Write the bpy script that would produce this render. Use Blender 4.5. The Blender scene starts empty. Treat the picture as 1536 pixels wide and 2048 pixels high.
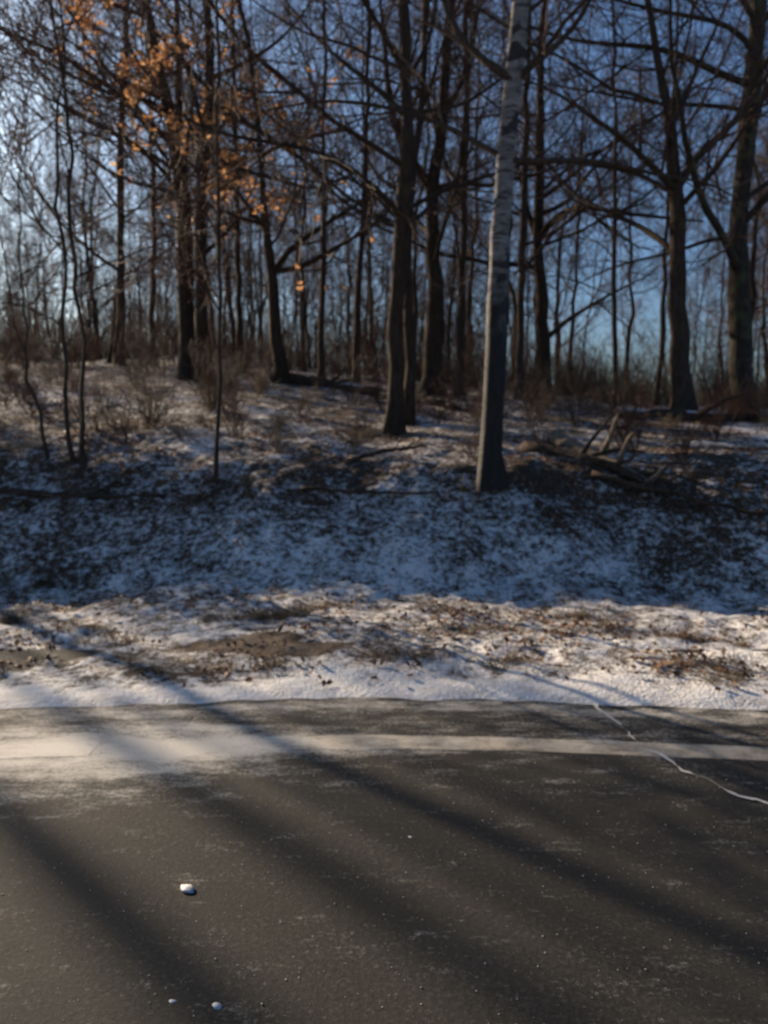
import bpy, math, random
import numpy as np
from mathutils import Vector

# ------------------------------------------------------------------ camera, sky, sun, exposure
scene = bpy.context.scene
col = scene.collection
F = 1540.0                       # focal length in photograph pixels (photo 1536 x 2048)
CAMZ = 1.40                      # eye height of somebody sitting in a car
PITCH = math.atan((1024 - 850) / F)
cd = bpy.data.cameras.new('camera')
cam = bpy.data.objects.new('camera', cd); col.objects.link(cam)
cam.location = (0, 0, CAMZ)
cam.rotation_euler = (math.radians(90) - PITCH, 0, 0)
cd.sensor_fit = 'HORIZONTAL'; cd.sensor_width = 36.0; cd.lens = 36.0 * F / 1536.0
cd.clip_start = 0.05; cd.clip_end = 4000
cd.dof.use_dof = True; cd.dof.focus_distance = 1.0; cd.dof.aperture_fstop = 7.5
scene.camera = cam

SUN_AZ = math.radians(-46)       # from +Y towards +X; negative = to the left of the view
SUN_EL = math.radians(20.5)
sdir = Vector((math.sin(SUN_AZ) * math.cos(SUN_EL), math.cos(SUN_AZ) * math.cos(SUN_EL), math.sin(SUN_EL)))
world = bpy.data.worlds.new('World'); scene.world = world; world.use_nodes = True
wn = world.node_tree.nodes; wl = world.node_tree.links
bg = wn['Background']
sky = wn.new('ShaderNodeTexSky'); sky.sky_type = 'NISHITA'; sky.sun_disc = False
sky.sun_elevation = SUN_EL; sky.sun_rotation = SUN_AZ
sky.air_density = 1.0; sky.dust_density = 2.4; sky.ozone_density = 2.4
wb = wn.new('ShaderNodeMix'); wb.data_type = 'RGBA'; wb.blend_type = 'MULTIPLY'; wb.inputs[0].default_value = 1.0
wb.inputs[7].default_value = (0.74, 0.95, 1.20, 1)              # white balance set for the warm sun
wl.new(sky.outputs['Color'], wb.inputs[6]); wl.new(wb.outputs[2], bg.inputs['Color']); bg.inputs['Strength'].default_value = 0.057
ld = bpy.data.lights.new('sun', 'SUN'); ld.energy = 5.0; ld.angle = math.radians(0.53); ld.color = (1.0, 0.80, 0.58)
sun = bpy.data.objects.new('sun', ld); col.objects.link(sun)
sun.rotation_euler = (-sdir).to_track_quat('-Z', 'Y').to_euler(); sun.location = (-20, 20, 12)
scene.view_settings.view_transform = 'Standard'; scene.view_settings.look = 'None'
scene.view_settings.gamma = 1.0; scene.view_settings.exposure = 0.78
scene.view_settings.use_curve_mapping = False
scene.cycles.max_bounces = 5; scene.cycles.diffuse_bounces = 3; scene.cycles.transparent_max_bounces = 6

# ------------------------------------------------------------------ pixel helpers
def ray(px, py):
    x = (px - 768) / F; v = (1024 - py) / F
    cp, sp = math.cos(PITCH), math.sin(PITCH)
    return np.array([x, cp + v * sp, -sp + v * cp])
def at_depth(px, py, Y):
    d = ray(px, py); return np.array([0, 0, CAMZ]) + d * (Y / d[1])
def on_plane(px, py, z=0.0):
    d = ray(px, py); return np.array([0, 0, CAMZ]) + d * ((z - CAMZ) / d[2])
def px_size(w, Y): return w / F * Y

# ------------------------------------------------------------------ numpy noise
_perm = np.random.RandomState(3).rand(256, 256)
def vnoise(x, y):
    xi = np.floor(x).astype(int); yi = np.floor(y).astype(int)
    fx = x - xi; fy = y - yi
    fx = fx * fx * (3 - 2 * fx); fy = fy * fy * (3 - 2 * fy)
    a = _perm[xi & 255, yi & 255]; b = _perm[(xi + 1) & 255, yi & 255]
    c = _perm[xi & 255, (yi + 1) & 255]; d = _perm[(xi + 1) & 255, (yi + 1) & 255]
    return (a * (1 - fx) + b * fx) * (1 - fy) + (c * (1 - fx) + d * fx) * fy - 0.5
def fbm(x, y, s, o=3):
    r = 0; a = 1.0
    for i in range(o):
        r = r + a * vnoise(x * s + 17.3 * i, y * s + 9.1 * i); s *= 2.03; a *= 0.5
    return r
def sstep(a, b, x):
    t = np.clip((x - a) / (b - a), 0, 1); return t * t * (3 - 2 * t)

# ------------------------------------------------------------------ the lie of the land
_ep = np.array([on_plane(p, q)[:2] for p, q in ((0, 1440), (250, 1425), (500, 1413), (768, 1411), (1000, 1417), (1250, 1427), (1536, 1440))])
_E0 = _ep[3, 1]
def edge_y(x):
    x = np.asarray(x, float)
    return _E0 - 0.26 * (1 - np.exp(-((x + 0.1) / 1.9) ** 2)) + 0.05 * fbm(x, x * 0 + 3, 0.9, 2) + 0.055 * fbm(x, x * 0, 4.0, 4)
def toe_y(x): return 6.28 - 0.05 * x + 0.35 * vnoise(np.asarray(x) * 0.45, 0 * np.asarray(x) + 8)
def height(x, y, detail=True):
    x = np.asarray(x, float); y = np.asarray(y, float)
    e = edge_y(x); t = y - e
    z = -0.03 + 0.048 * sstep(-0.08, 0.22, t)
    toe = toe_y(x); run = 1.55
    u = np.clip((y - toe) / run, -0.3, 1.3)
    ramp = np.where(u < 0.15, 0.5 * np.maximum(u + 0.15, 0) ** 2 / 0.3, np.where(u > 0.85, 0.85 - 0.5 * np.maximum(1.15 - u, 0) ** 2 / 0.3 + 0.15, u))
    hb = 0.96 + 0.12 * vnoise(x * 0.35 + 4, x * 0)
    z = z + hb * np.clip(ramp, 0, 1.0)
    s = 0.137 - 0.066 * np.tanh(x / 6.0)
    q = np.maximum(y - (toe + run * 0.9), 0); Q = 11.0
    z = z + s * Q * (1 - np.exp(-(q / Q) * 1.0)) * 1.45
    if detail:
        off = sstep(0.05, 0.5, t)
        z = z + off * (0.10 * fbm(x, y, 0.8, 2) + 0.045 * fbm(x + 5, y, 3.1, 2) + sstep(0.3, 0.9, t) * 0.028 * fbm(x, y + 7, 9.0, 2))
        z = z + sstep(11, 18, y) * 0.35 * fbm(x, y, 0.22, 2)
        z = z + sstep(-0.05, 0.15, t) * 0.004 * vnoise(x * 6, y * 6)
    return z
def on_ground(px, py, dmax=60):
    d = ray(px, py); o = np.array([0, 0, CAMZ]); t = np.arange(3, dmax, 0.02)
    p = o + d[None] * t[:, None]
    below = p[:, 2] < height(p[:, 0], p[:, 1])
    i = np.argmax(below) if below.any() else len(t) - 1
    return p[i]

# ------------------------------------------------------------------ mesh helpers
def mesh_np(name, verts, faces, mat=None, smooth=True):
    me = bpy.data.meshes.new(name)
    verts = np.ascontiguousarray(verts, np.float32); faces = np.ascontiguousarray(faces, np.int32)
    k = faces.shape[1]
    me.vertices.add(len(verts)); me.vertices.foreach_set('co', verts.ravel())
    me.loops.add(faces.size); me.loops.foreach_set('vertex_index', faces.ravel())
    me.polygons.add(len(faces)); me.polygons.foreach_set('loop_start', np.arange(0, faces.size, k, dtype=np.int32))
    if smooth: me.polygons.foreach_set('use_smooth', np.ones(len(faces), bool))
    me.update(calc_edges=True); me.validate()
    if mat: me.materials.append(mat)
    return me
def obj(name, me, parent=None, loc=None, **props):
    o = bpy.data.objects.new(name, me); col.objects.link(o)
    if parent: o.parent = parent
    if loc is not None: o.location = loc
    for k, v in props.items(): o[k] = v
    return o
def attr(me, name, vals):
    a = me.attributes.new(name, 'FLOAT', 'POINT'); a.data.foreach_set('value', np.ascontiguousarray(vals, np.float32).ravel())

def tubes(P, R, sides, cap=False):
    B, n, _ = P.shape
    T = np.empty_like(P); T[:, 1:-1] = P[:, 2:] - P[:, :-2]; T[:, 0] = P[:, 1] - P[:, 0]; T[:, -1] = P[:, -1] - P[:, -2]
    T /= np.linalg.norm(T, axis=2, keepdims=True) + 1e-9
    mean = P[:, -1] - P[:, 0]; mean /= np.linalg.norm(mean, axis=1, keepdims=True) + 1e-9
    ref = np.where(np.abs(mean[:, 2:3]) > 0.7, np.array([[1.0, 0, 0]]), np.array([[0, 0, 1.0]]))
    U = np.cross(T, ref[:, None]); U /= np.linalg.norm(U, axis=2, keepdims=True) + 1e-9
    V = np.cross(T, U)
    a = np.arange(sides) * 2 * math.pi / sides
    ring = P[:, :, None] + R[:, :, None, None] * (np.cos(a)[None, None, :, None] * U[:, :, None] + np.sin(a)[None, None, :, None] * V[:, :, None])
    verts = ring.reshape(-1, 3)
    idx = np.arange(B * n * sides).reshape(B, n, sides)
    A = idx[:, :-1]; Bq = idx[:, 1:]
    f = np.stack([A, np.roll(A, -1, 2), np.roll(Bq, -1, 2), Bq], -1).reshape(-1, 4)
    return verts, f
def join(parts):
    vs, fs, o = [], [], 0
    for v, f in parts: vs.append(v); fs.append(f + o); o += len(v)
    return np.concatenate(vs), np.concatenate(fs)

# ------------------------------------------------------------------ materials
def newmat(name):
    m = bpy.data.materials.new(name); m.use_nodes = True
    nt = m.node_tree; return m, nt, nt.nodes['Principled BSDF']
def nd(nt, t, **k):
    n = nt.nodes.new(t)
    for a, b in k.items(): setattr(n, a, b)
    return n
def noise(nt, vec, scale, detail=4, rough=0.6):
    n = nd(nt, 'ShaderNodeTexNoise'); n.inputs['Scale'].default_value = scale
    n.inputs['Detail'].default_value = detail; n.inputs['Roughness'].default_value = rough
    if vec: nt.links.new(vec, n.inputs['Vector'])
    return n.outputs['Fac']
def ramp(nt, fac, stops):
    r = nd(nt, 'ShaderNodeValToRGB'); e = r.color_ramp.elements
    while len(e) < len(stops): e.new(0.5)
    for i, (p, c) in enumerate(stops): e[i].position = p; e[i].color = (*c, 1) if len(c) == 3 else c
    nt.links.new(fac, r.inputs['Fac']); return r.outputs['Color']
def math_(nt, op, a, b=None, clamp=False):
    n = nd(nt, 'ShaderNodeMath', operation=op, use_clamp=clamp)
    for i, v in enumerate((a, b)):
        if v is None: continue
        if isinstance(v, (int, float)): n.inputs[i].default_value = v
        else: nt.links.new(v, n.inputs[i])
    return n.outputs[0]
def mixc(nt, fac, a, b):
    n = nd(nt, 'ShaderNodeMix', data_type='RGBA')
    for s, v in ((n.inputs[0], fac), (n.inputs[6], a), (n.inputs[7], b)):
        if isinstance(v, (int, float)): s.default_value = v
        elif isinstance(v, tuple): s.default_value = (*v, 1)
        else: nt.links.new(v, s)
    return n.outputs[2]
def coords(nt, kind='Object', scale=(1, 1, 1)):
    tc = nd(nt, 'ShaderNodeTexCoord'); mp = nd(nt, 'ShaderNodeMapping'); mp.inputs['Scale'].default_value = scale
    nt.links.new(tc.outputs[kind], mp.inputs['Vector']); return mp.outputs['Vector']
def bump(nt, bsdf, h, strength=0.5, dist=0.02):
    b = nd(nt, 'ShaderNodeBump'); b.inputs['Strength'].default_value = strength; b.inputs['Distance'].default_value = dist
    nt.links.new(h, b.inputs['Height']); nt.links.new(b.outputs['Normal'], bsdf.inputs['Normal'])
def sstepn(nt, v, a, b):
    n = nd(nt, 'ShaderNodeMapRange', interpolation_type='SMOOTHSTEP'); nt.links.new(v, n.inputs[0])
    n.inputs[1].default_value = a; n.inputs[2].default_value = b; return n.outputs[0]

def bark(name, dark, light, moss=None):
    m, nt, b = newmat(name)
    v = coords(nt, 'Object', (1, 1, 0.22)); n1 = noise(nt, v, 26, 5, 0.7); n2 = noise(nt, coords(nt), 2.2, 3)
    c = ramp(nt, n1, [(0.32, dark), (0.68, light)])
    c = mixc(nt, math_(nt, 'MULTIPLY', n2, 0.5), c, tuple(0.55 * k for k in dark))
    if moss: c = mixc(nt, sstepn(nt, noise(nt, coords(nt), 3.5, 4), 0.52, 0.66), c, moss)
    nt.links.new(c, b.inputs['Base Color']); b.inputs['Roughness'].default_value = 0.9
    b.inputs['Specular IOR Level'].default_value = 0.2
    bump(nt, b, n1, 0.9, 0.03); return m
M = {}
M['oak'] = bark('bark_oak', (0.026, 0.017, 0.011), (0.095, 0.066, 0.046), None)
M['maple'] = bark('bark_grey', (0.032, 0.022, 0.015), (0.115, 0.084, 0.062))
M['mossy'] = bark('bark_lichen', (0.025, 0.020, 0.016), (0.09, 0.075, 0.06), (0.075, 0.08, 0.042))
M['log'] = bark('bark_log', (0.03, 0.021, 0.015), (0.12, 0.085, 0.06))
M['deadwood'] = bark('wood_pale', (0.16, 0.12, 0.085), (0.42, 0.34, 0.26))  # pale all over, lighter than the other fallen wood
def twigmat(name, c0, c1):
    m, nt, b = newmat(name)
    c = ramp(nt, noise(nt, coords(nt), 1.3, 3), [(0.35, c0), (0.65, c1)])
    nt.links.new(c, b.inputs['Base Color']); b.inputs['Roughness'].default_value = 0.75
    b.inputs['Specular IOR Level'].default_value = 0.25; return m
M['twig'] = twigmat('twig_brown', (0.05, 0.030, 0.020), (0.125, 0.08, 0.055))
M['twig_red'] = twigmat('twig_red_brown', (0.075, 0.034, 0.022), (0.15, 0.075, 0.05))
M['twig_tan'] = twigmat('twig_tan', (0.12, 0.085, 0.05), (0.22, 0.165, 0.10))
def birchmat():
    m, nt, b = newmat('bark_birch')
    dash = noise(nt, coords(nt, 'Object', (7, 7, 46)), 1.0, 3, 0.55)
    big = noise(nt, coords(nt, 'Object', (3.2, 3.2, 5.0)), 1.0, 3, 0.5)
    c = ramp(nt, noise(nt, coords(nt, 'Object', (4, 4, 14)), 1.0, 4), [(0.3, (0.09, 0.085, 0.08)), (0.7, (0.25, 0.24, 0.23))])
    c = mixc(nt, sstepn(nt, dash, 0.57, 0.62), c, (0.05, 0.043, 0.038))
    c = mixc(nt, sstepn(nt, big, 0.55, 0.60), c, (0.030, 0.026, 0.024))
    # rough dark old bark on the lowest two metres
    sp = nd(nt, 'ShaderNodeSeparateXYZ'); tc = nd(nt, 'ShaderNodeTexCoord'); nt.links.new(tc.outputs['Object'], sp.inputs[0])
    z = math_(nt, 'ADD', sp.outputs[2], math_(nt, 'MULTIPLY', noise(nt, coords(nt, 'Object', (9, 9, 1.6)), 1.0, 5), 2.2))
    old = ramp(nt, noise(nt, coords(nt, 'Object', (1, 1, 0.25)), 24, 5, 0.7), [(0.3, (0.006, 0.005, 0.005)), (0.7, (0.030, 0.025, 0.021))])
    c = mixc(nt, math_(nt, 'SUBTRACT', 1.0, sstepn(nt, z, 2.6, 3.5)), c, old)
    nt.links.new(c, b.inputs['Base Color']); b.inputs['Roughness'].default_value = 0.7
    b.inputs['Specular IOR Level'].default_value = 0.3
    bump(nt, b, math_(nt, 'ADD', dash, math_(nt, 'MULTIPLY', noise(nt, coords(nt, 'Object', (1, 1, 0.25)), 30, 4), 0.8)), 0.6, 0.012); return m
M['birch'] = birchmat()
def leafmat(name, cols, transl=0.5):
    m, nt, b = newmat(name)
    oi = nd(nt, 'ShaderNodeObjectInfo')
    r = math_(nt, 'FRACT', math_(nt, 'ADD', oi.outputs['Random'], math_(nt, 'MULTIPLY', noise(nt, coords(nt, 'Object'), 3.1, 2), 3.0)))
    c = ramp(nt, r, cols)
    nt.links.new(c, b.inputs['Base Color']); b.inputs['Roughness'].default_value = 0.6; b.inputs['Specular IOR Level'].default_value = 0.25
    tr = nd(nt, 'ShaderNodeBsdfTranslucent'); nt.links.new(c, tr.inputs['Color'])
    mx = nd(nt, 'ShaderNodeMixShader'); mx.inputs[0].default_value = transl
    nt.links.new(b.outputs[0], mx.inputs[1]); nt.links.new(tr.outputs[0], mx.inputs[2])
    nt.links.new(mx.outputs[0], nt.nodes['Material Output'].inputs[0]); return m
M['leaf'] = leafmat('leaf_rust', [(0.0, (0.40, 0.19, 0.09)), (0.5, (0.60, 0.31, 0.14)), (1.0, (0.68, 0.44, 0.23))], 0.55)
M['litter'] = leafmat('leaf_litter', [(0.0, (0.06, 0.034, 0.022)), (0.5, (0.17, 0.085, 0.045)), (1.0, (0.30, 0.18, 0.10))], 0.2)
M['grass'] = leafmat('grass_dead', [(0.0, (0.13, 0.085, 0.045)), (0.5, (0.26, 0.18, 0.10)), (1.0, (0.36, 0.27, 0.16))], 0.3)

def snowcol(nt):
    return ramp(nt, noise(nt, coords(nt), 7, 4), [(0.3, (0.70, 0.69, 0.67)), (0.7, (0.84, 0.83, 0.81))])
def groundmat():
    m, nt, b = newmat('snowy_ground')
    v = coords(nt)
    at = nd(nt, 'ShaderNodeAttribute', attribute_name='snow').outputs['Fac']
    dirt = nd(nt, 'ShaderNodeAttribute', attribute_name='dirt').outputs['Fac']
    nA = noise(nt, v, 4.5, 5, 0.62); nB = noise(nt, v, 17, 4, 0.65); nC = noise(nt, v, 55, 3, 0.6)
    n = math_(nt, 'ADD', math_(nt, 'MULTIPLY', nA, 0.30), math_(nt, 'ADD', math_(nt, 'MULTIPLY', nB, 0.45), math_(nt, 'MULTIPLY', nC, 0.25)))
    mask = sstepn(nt, math_(nt, 'ADD', n, at), 0.91, 1.08)
    lit = ramp(nt, nC, [(0.3, (0.016, 0.011, 0.008)), (0.5, (0.055, 0.033, 0.02)), (0.7, (0.16, 0.10, 0.06))])
    lit = mixc(nt, dirt, lit, ramp(nt, nB, [(0.3, (0.10, 0.075, 0.055)), (0.7, (0.20, 0.155, 0.115))]))
    gr = nd(nt, 'ShaderNodeAttribute', attribute_name='grime').outputs['Fac']
    sn = mixc(nt, math_(nt, 'MULTIPLY', gr, sstepn(nt, math_(nt, 'ADD', math_(nt, 'MULTIPLY', noise(nt, coords(nt, 'Object', (0.5, 1.6, 1)), 9, 6, 0.75), 0.7), math_(nt, 'MULTIPLY', nC, 0.3)), 0.40, 0.66)), snowcol(nt), (0.40, 0.345, 0.28))
    c = mixc(nt, mask, lit, sn)
    nt.links.new(c, b.inputs['Base Color'])
    b.inputs['Roughness'].default_value = 0.85; b.inputs['Specular IOR Level'].default_value = 0.2
    h = math_(nt, 'ADD', math_(nt, 'MULTIPLY', mask, 0.6), math_(nt, 'ADD', nC, nB))
    bump(nt, b, h, 0.5, 0.025); return m
M['ground'] = groundmat()
def salted(nt, c, agg):
    salt = nd(nt, 'ShaderNodeAttribute', attribute_name='salt').outputs['Fac']
    streak = noise(nt, coords(nt, 'Object', (0.9, 2.6, 1)), 4.2, 7, 0.75)
    s = math_(nt, 'ADD', salt, math_(nt, 'MULTIPLY', math_(nt, 'SUBTRACT', math_(nt, 'ADD', math_(nt, 'MULTIPLY', streak, 0.6), math_(nt, 'MULTIPLY', agg, 0.4)), 0.5), 3.8))
    return mixc(nt, sstepn(nt, s, 0.15, 1.15), c, (0.60, 0.57, 0.51))
def roadmat():
    m, nt, b = newmat('asphalt')
    v = coords(nt)
    agg = noise(nt, v, 60, 6, 0.82); mid = noise(nt, v, 14, 4, 0.6); big = noise(nt, v, 1.4, 4, 0.6)
    c = ramp(nt, agg, [(0.30, (0.0045, 0.0045, 0.0042)), (0.50, (0.0185, 0.0178, 0.0158)), (0.72, (0.085, 0.079, 0.069))])
    c = mixc(nt, math_(nt, 'MULTIPLY', sstepn(nt, big, 0.35, 0.7), 0.55), c, (0.037, 0.035, 0.030))
    tr = noise(nt, coords(nt, 'Object', (0.12, 1.0, 1)), 3.0, 4, 0.6)
    c = mixc(nt, math_(nt, 'MULTIPLY', sstepn(nt, tr, 0.40, 0.65), 0.65), c, (0.022, 0.020, 0.017))
    c = mixc(nt, math_(nt, 'MULTIPLY', sstepn(nt, noise(nt, v, 52, 2, 0.5), 0.64, 0.72), 0.4), c, (0.17, 0.15, 0.12))
    c = salted(nt, c, agg)
    nt.links.new(c, b.inputs['Base Color']); b.inputs['Roughness'].default_value = 0.82; b.inputs['Specular IOR Level'].default_value = 0.25
    bump(nt, b, math_(nt, 'ADD', agg, math_(nt, 'MULTIPLY', mid, 0.6)), 0.75, 0.008); return m
M['road'] = roadmat()
def linemat():
    m, nt, b = newmat('road_paint')
    v = coords(nt)
    agg = noise(nt, v, 60, 6, 0.82); wear = noise(nt, v, 7, 5, 0.7)
    asph = ramp(nt, agg, [(0.3, (0.03, 0.028, 0.025)), (0.7, (0.12, 0.11, 0.095))])
    k = sstepn(nt, math_(nt, 'ADD', wear, math_(nt, 'MULTIPLY', agg, 0.5)), 0.60, 0.95)
    c = mixc(nt, k, (0.42, 0.37, 0.29), asph)
    c = salted(nt, c, agg)
    nt.links.new(c, b.inputs['Base Color']); b.inputs['Roughness'].default_value = 0.8
    bump(nt, b, agg, 0.6, 0.006); return m
M['paint'] = linemat()
def simple_snow(name, c):
    m, nt, b = newmat(name)
    cc = ramp(nt, noise(nt, coords(nt), 60, 3), [(0.3, tuple(0.8 * k for k in c)), (0.7, c)])
    nt.links.new(cc, b.inputs['Base Color']); b.inputs['Roughness'].default_value = 0.6
    bump(nt, b, noise(nt, coords(nt), 90, 3), 0.5, 0.004); return m
M['ice'] = simple_snow('packed_snow', (0.62, 0.62, 0.62))
M['salt'] = simple_snow('salt_fill', (0.66, 0.64, 0.60))
M['grit'] = simple_snow('grit', (0.62, 0.60, 0.56))

# ------------------------------------------------------------------ ground sheet
def graded(dense0, dense1, step, far0, far1, g=1.12):
    a = list(np.arange(dense0, dense1, step)); s = step; v = a[-1]
    while v < far1: s *= g; v += s; a.append(v)
    s = step; v = dense0; pre = []
    while v > far0: s *= g; v -= s; pre.append(v)
    return np.array(pre[::-1] + a)
gx = graded(-4.2, 4.4, 0.04, -1500, 1500, 1.08)
gy = graded(3.35, 8.4, 0.035, -600, 2200, 1.06)
X, Y = np.meshgrid(gx, gy)
Z = height(X, Y)
Z = np.where(Y > 90, Z + 0 * Y, Z)
gi = np.arange(X.size).reshape(X.shape)
gf = np.stack([gi[:-1, :-1], gi[:-1, 1:], gi[1:, 1:], gi[1:, :-1]], -1).reshape(-1, 4)
gme = mesh_np('ground', np.stack([X, Y, Z], -1).reshape(-1, 3), gf, M['ground'])
t = Y - edge_y(X); toe = toe_y(X)
snow = 0.515 + 0.26 * (1 - sstep(-0.05, 0.50, t))                       # clean white strip along the asphalt
snow += -0.015 * sstep(0.5, 0.8, t) - 0.022 * sstep(toe - 0.2, toe + 0.5, Y) - 0.03 * sstep(toe + 0.6, toe + 1.3, Y) + 0.0 * sstep(toe + 1.0, toe + 2.2, Y)  # more litter up the bank; thinner snow also stands in for its shade
snow += 0.07 * fbm(X, Y, 0.6, 2) + 0.07 * fbm(X + 3, Y * 1.3, 2.2, 3)
def blob(px, py, rx, ry):
    p = on_ground(px, py)
    return np.exp(-(((X - p[0]) / rx) ** 2 + ((Y - p[1]) / ry) ** 2) ** 1.5)
dirt = np.clip(blob(480, 1285, 0.30, 0.13) + blob(590, 1298, 0.24, 0.09), 0, 1)
snow -= 0.5 * dirt
snow -= 0.05 * blob(760, 930, 1.2, 0.4) + 0.06 * blob(1150, 960, 1.0, 0.5)
snow += 0.022 * sstep(toe + 1.2, toe + 2.2, Y) - 0.04 * sstep(15, 22, Y)
attr(gme, 'grime', np.exp(-np.maximum(t, 0) / 0.35)); attr(gme, 'snow', snow); attr(gme, 'dirt', dirt)
ground = obj('ground', gme, kind='structure', label='rough ground with thin snow and leaf litter rising from the road to the woods')

# ------------------------------------------------------------------ road
rx = graded(-4.2, 4.4, 0.05, -1400, 1400, 1.12); rt = np.concatenate([[-5.5, -4, -2, -1, -0.2], np.arange(0.2, 4.75, 0.05)])
RX, RT = np.meshgrid(rx, rt)
RY = np.where(RT > 4.0, np.minimum(RT, 99), RT)
RZ = 0.006 * fbm(RX, RY, 0.9, 2) * 0 + 0.0 * RX
ri = np.arange(RX.size).reshape(RX.shape)
rme = mesh_np('road', np.stack([RX, RY, RZ], -1).reshape(-1, 3), np.stack([ri[:-1, :-1], ri[:-1, 1:], ri[1:, 1:], ri[1:, :-1]], -1).reshape(-1, 4), M['road'])
def salt_cover(RX, RY):
    tr_ = edge_y(RX) - RY
    def pb(px, py, rx, ry, p=2.0):
        c = on_plane(px, py); return np.exp(-(((RX - c[0]) / rx) ** 2 + ((RY - c[1]) / ry) ** 2) ** p)
    salt = 0.30 * np.exp(-(tr_ / 0.75) ** 2) + 0.30 * np.exp(-(tr_ / 0.07) ** 2)
    salt += 0.42 * pb(30, 1520, 1.15, 0.28) + 0.34 * pb(230, 1490, 0.8, 0.34) + 0.38 * pb(600, 1490, 1.0, 0.11) + 0.25 * pb(60, 1600, 0.6, 0.10) + 0.25 * pb(380, 1455, 0.35, 0.06)
    salt += 0.16 * pb(900, 1482, 1.1, 0.07)
    return salt
attr(rme, 'salt', salt_cover(RX, RY))
road = obj('road', rme, kind='structure', label='dark asphalt road with salt stains')

lx = np.arange(-60, 60, 0.06)
line_off = 0.44
ly = np.array([on_plane(768, 1484)[1]]) - 0.22 * (1 - np.exp(-((lx + 0.1) / 1.9) ** 2))
wob = 0.012 * np.array([vnoise(lx * 6, lx * 0 + k) for k in (1, 5)])
la = np.stack([lx, ly - 0.072 + wob[0], lx * 0 + 0.001], -1); lb = np.stack([lx, ly + 0.072 + wob[1], lx * 0 + 0.001], -1)
k = len(lx); li = np.arange(k - 1)
li = li[salt_cover(lx[:-1], ly[:-1] - 0.05) < 0.98]                 # the stripe is buried where the salt crust lies
lme = mesh_np('edge_line', np.concatenate([la, lb]), np.stack([li, li + 1, li + 1 + k, li + k], -1), M['paint'])
lv = np.concatenate([la, lb]); attr(lme, 'salt', salt_cover(lv[:, 0], lv[:, 1]))
obj('edge_line', lme, parent=road)

ck = [(1190, 1405), (1215, 1432), (1240, 1455), (1265, 1475), (1300, 1500), (1340, 1522), (1365, 1543), (1400, 1556), (1440, 1575), (1480, 1590), (1536, 1607), (1640, 1650), (1800, 1690), (2000, 1760), (2250, 1800), (2600, 1900)]
cp_ = np.array([on_plane(a, b)[:2] for a, b in ck])
seg = np.concatenate([[0], np.cumsum(np.linalg.norm(np.diff(cp_, axis=0), axis=1))]); ss = np.arange(0, seg[-1], 0.012)
cx = np.interp(ss, seg, cp_[:, 0]); cy = np.interp(ss, seg, cp_[:, 1])
cx += 0.045 * fbm(ss, ss * 0, 8, 4); cy += 0.045 * fbm(ss, ss * 0 + 9, 8, 4)
tx = np.gradient(cx); ty = np.gradient(cy); ln = np.hypot(tx, ty) + 1e-9; nx, ny = -ty / ln, tx / ln
w1 = np.clip(0.004 + 0.030 * fbm(ss, ss * 0 + 2, 11, 4), 0.0008, 0.03); w2 = np.clip(0.004 + 0.030 * fbm(ss, ss * 0 + 6, 11, 4), 0.0008, 0.03)
ca = np.stack([cx + nx * w1, cy + ny * w1, ss * 0 + 0.005], -1); cb = np.stack([cx - nx * w2, cy - ny * w2, ss * 0 + 0.005], -1)
k = len(ss); li = np.arange(k - 1)
obj('crack', mesh_np('crack', np.concatenate([ca, cb]), np.stack([li, li + 1, li + 1 + k, li + k], -1), M['salt']), parent=road, label='jagged crack filled with white salt')

# ------------------------------------------------------------------ trees
def unit(v): return v / (np.linalg.norm(v, axis=-1, keepdims=True) + 1e-9)
def grow(rng, S, D, L, R, n, wander, up, tip):
    B = len(S); P = np.zeros((B, n, 3)); P[:, 0] = S; d = D.copy(); st = (L / (n - 1))[:, None]
    for i in range(1, n):
        g = wander * rng.randn(B, 3); g[:, 2] += up; d = unit(d + g); P[:, i] = P[:, i - 1] + d * st
    return P, R[:, None] * np.linspace(1, tip, n)[None]
def spawn(rng, P, Rd, L, k, f0, f1, a0, a1, lr, rr, lmin, rmin):
    B, n, _ = P.shape
    f = f0 + (f1 - f0) * (np.arange(k)[None] + rng.rand(B, k)) / k
    q = f * (n - 1); i = np.minimum(q.astype(int), n - 2); w = (q - i)[..., None]
    b = np.arange(B)[:, None]
    S = P[b, i] * (1 - w) + P[b, i + 1] * w
    T = unit(P[b, i + 1] - P[b, i]); r = Rd[b, i] * (1 - w[..., 0]) + Rd[b, i + 1] * w[..., 0]
    pr = rng.randn(B, k, 3); pr -= (pr * T).sum(-1, keepdims=True) * T; pr = unit(pr)
    a = np.radians(a0 + (a1 - a0) * rng.rand(B, k))[..., None]
    D = np.cos(a) * T + np.sin(a) * pr
    Lc = np.maximum(L[:, None] * lr * (1.25 - 0.85 * f) * (0.6 + 0.7 * rng.rand(B, k)), lmin)
    Rc = np.maximum(r * rr * (0.7 + 0.5 * rng.rand(B, k)), rmin)
    return S.reshape(-1, 3), D.reshape(-1, 3), Lc.ravel(), Rc.ravel()
def resample(pts, n):
    pts = np.array(pts, float); s = np.concatenate([[0], np.cumsum(np.linalg.norm(np.diff(pts, axis=0), axis=1))])
    u = np.linspace(0, s[-1], n); out = np.stack([np.interp(u, s, pts[:, j]) for j in range(3)], -1)
    for _ in range(2): out[1:-1] = 0.25 * out[:-2] + 0.5 * out[1:-1] + 0.25 * out[2:]
    return out
def plen(P): return np.linalg.norm(np.diff(P, axis=1), axis=2).sum(1)

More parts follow.
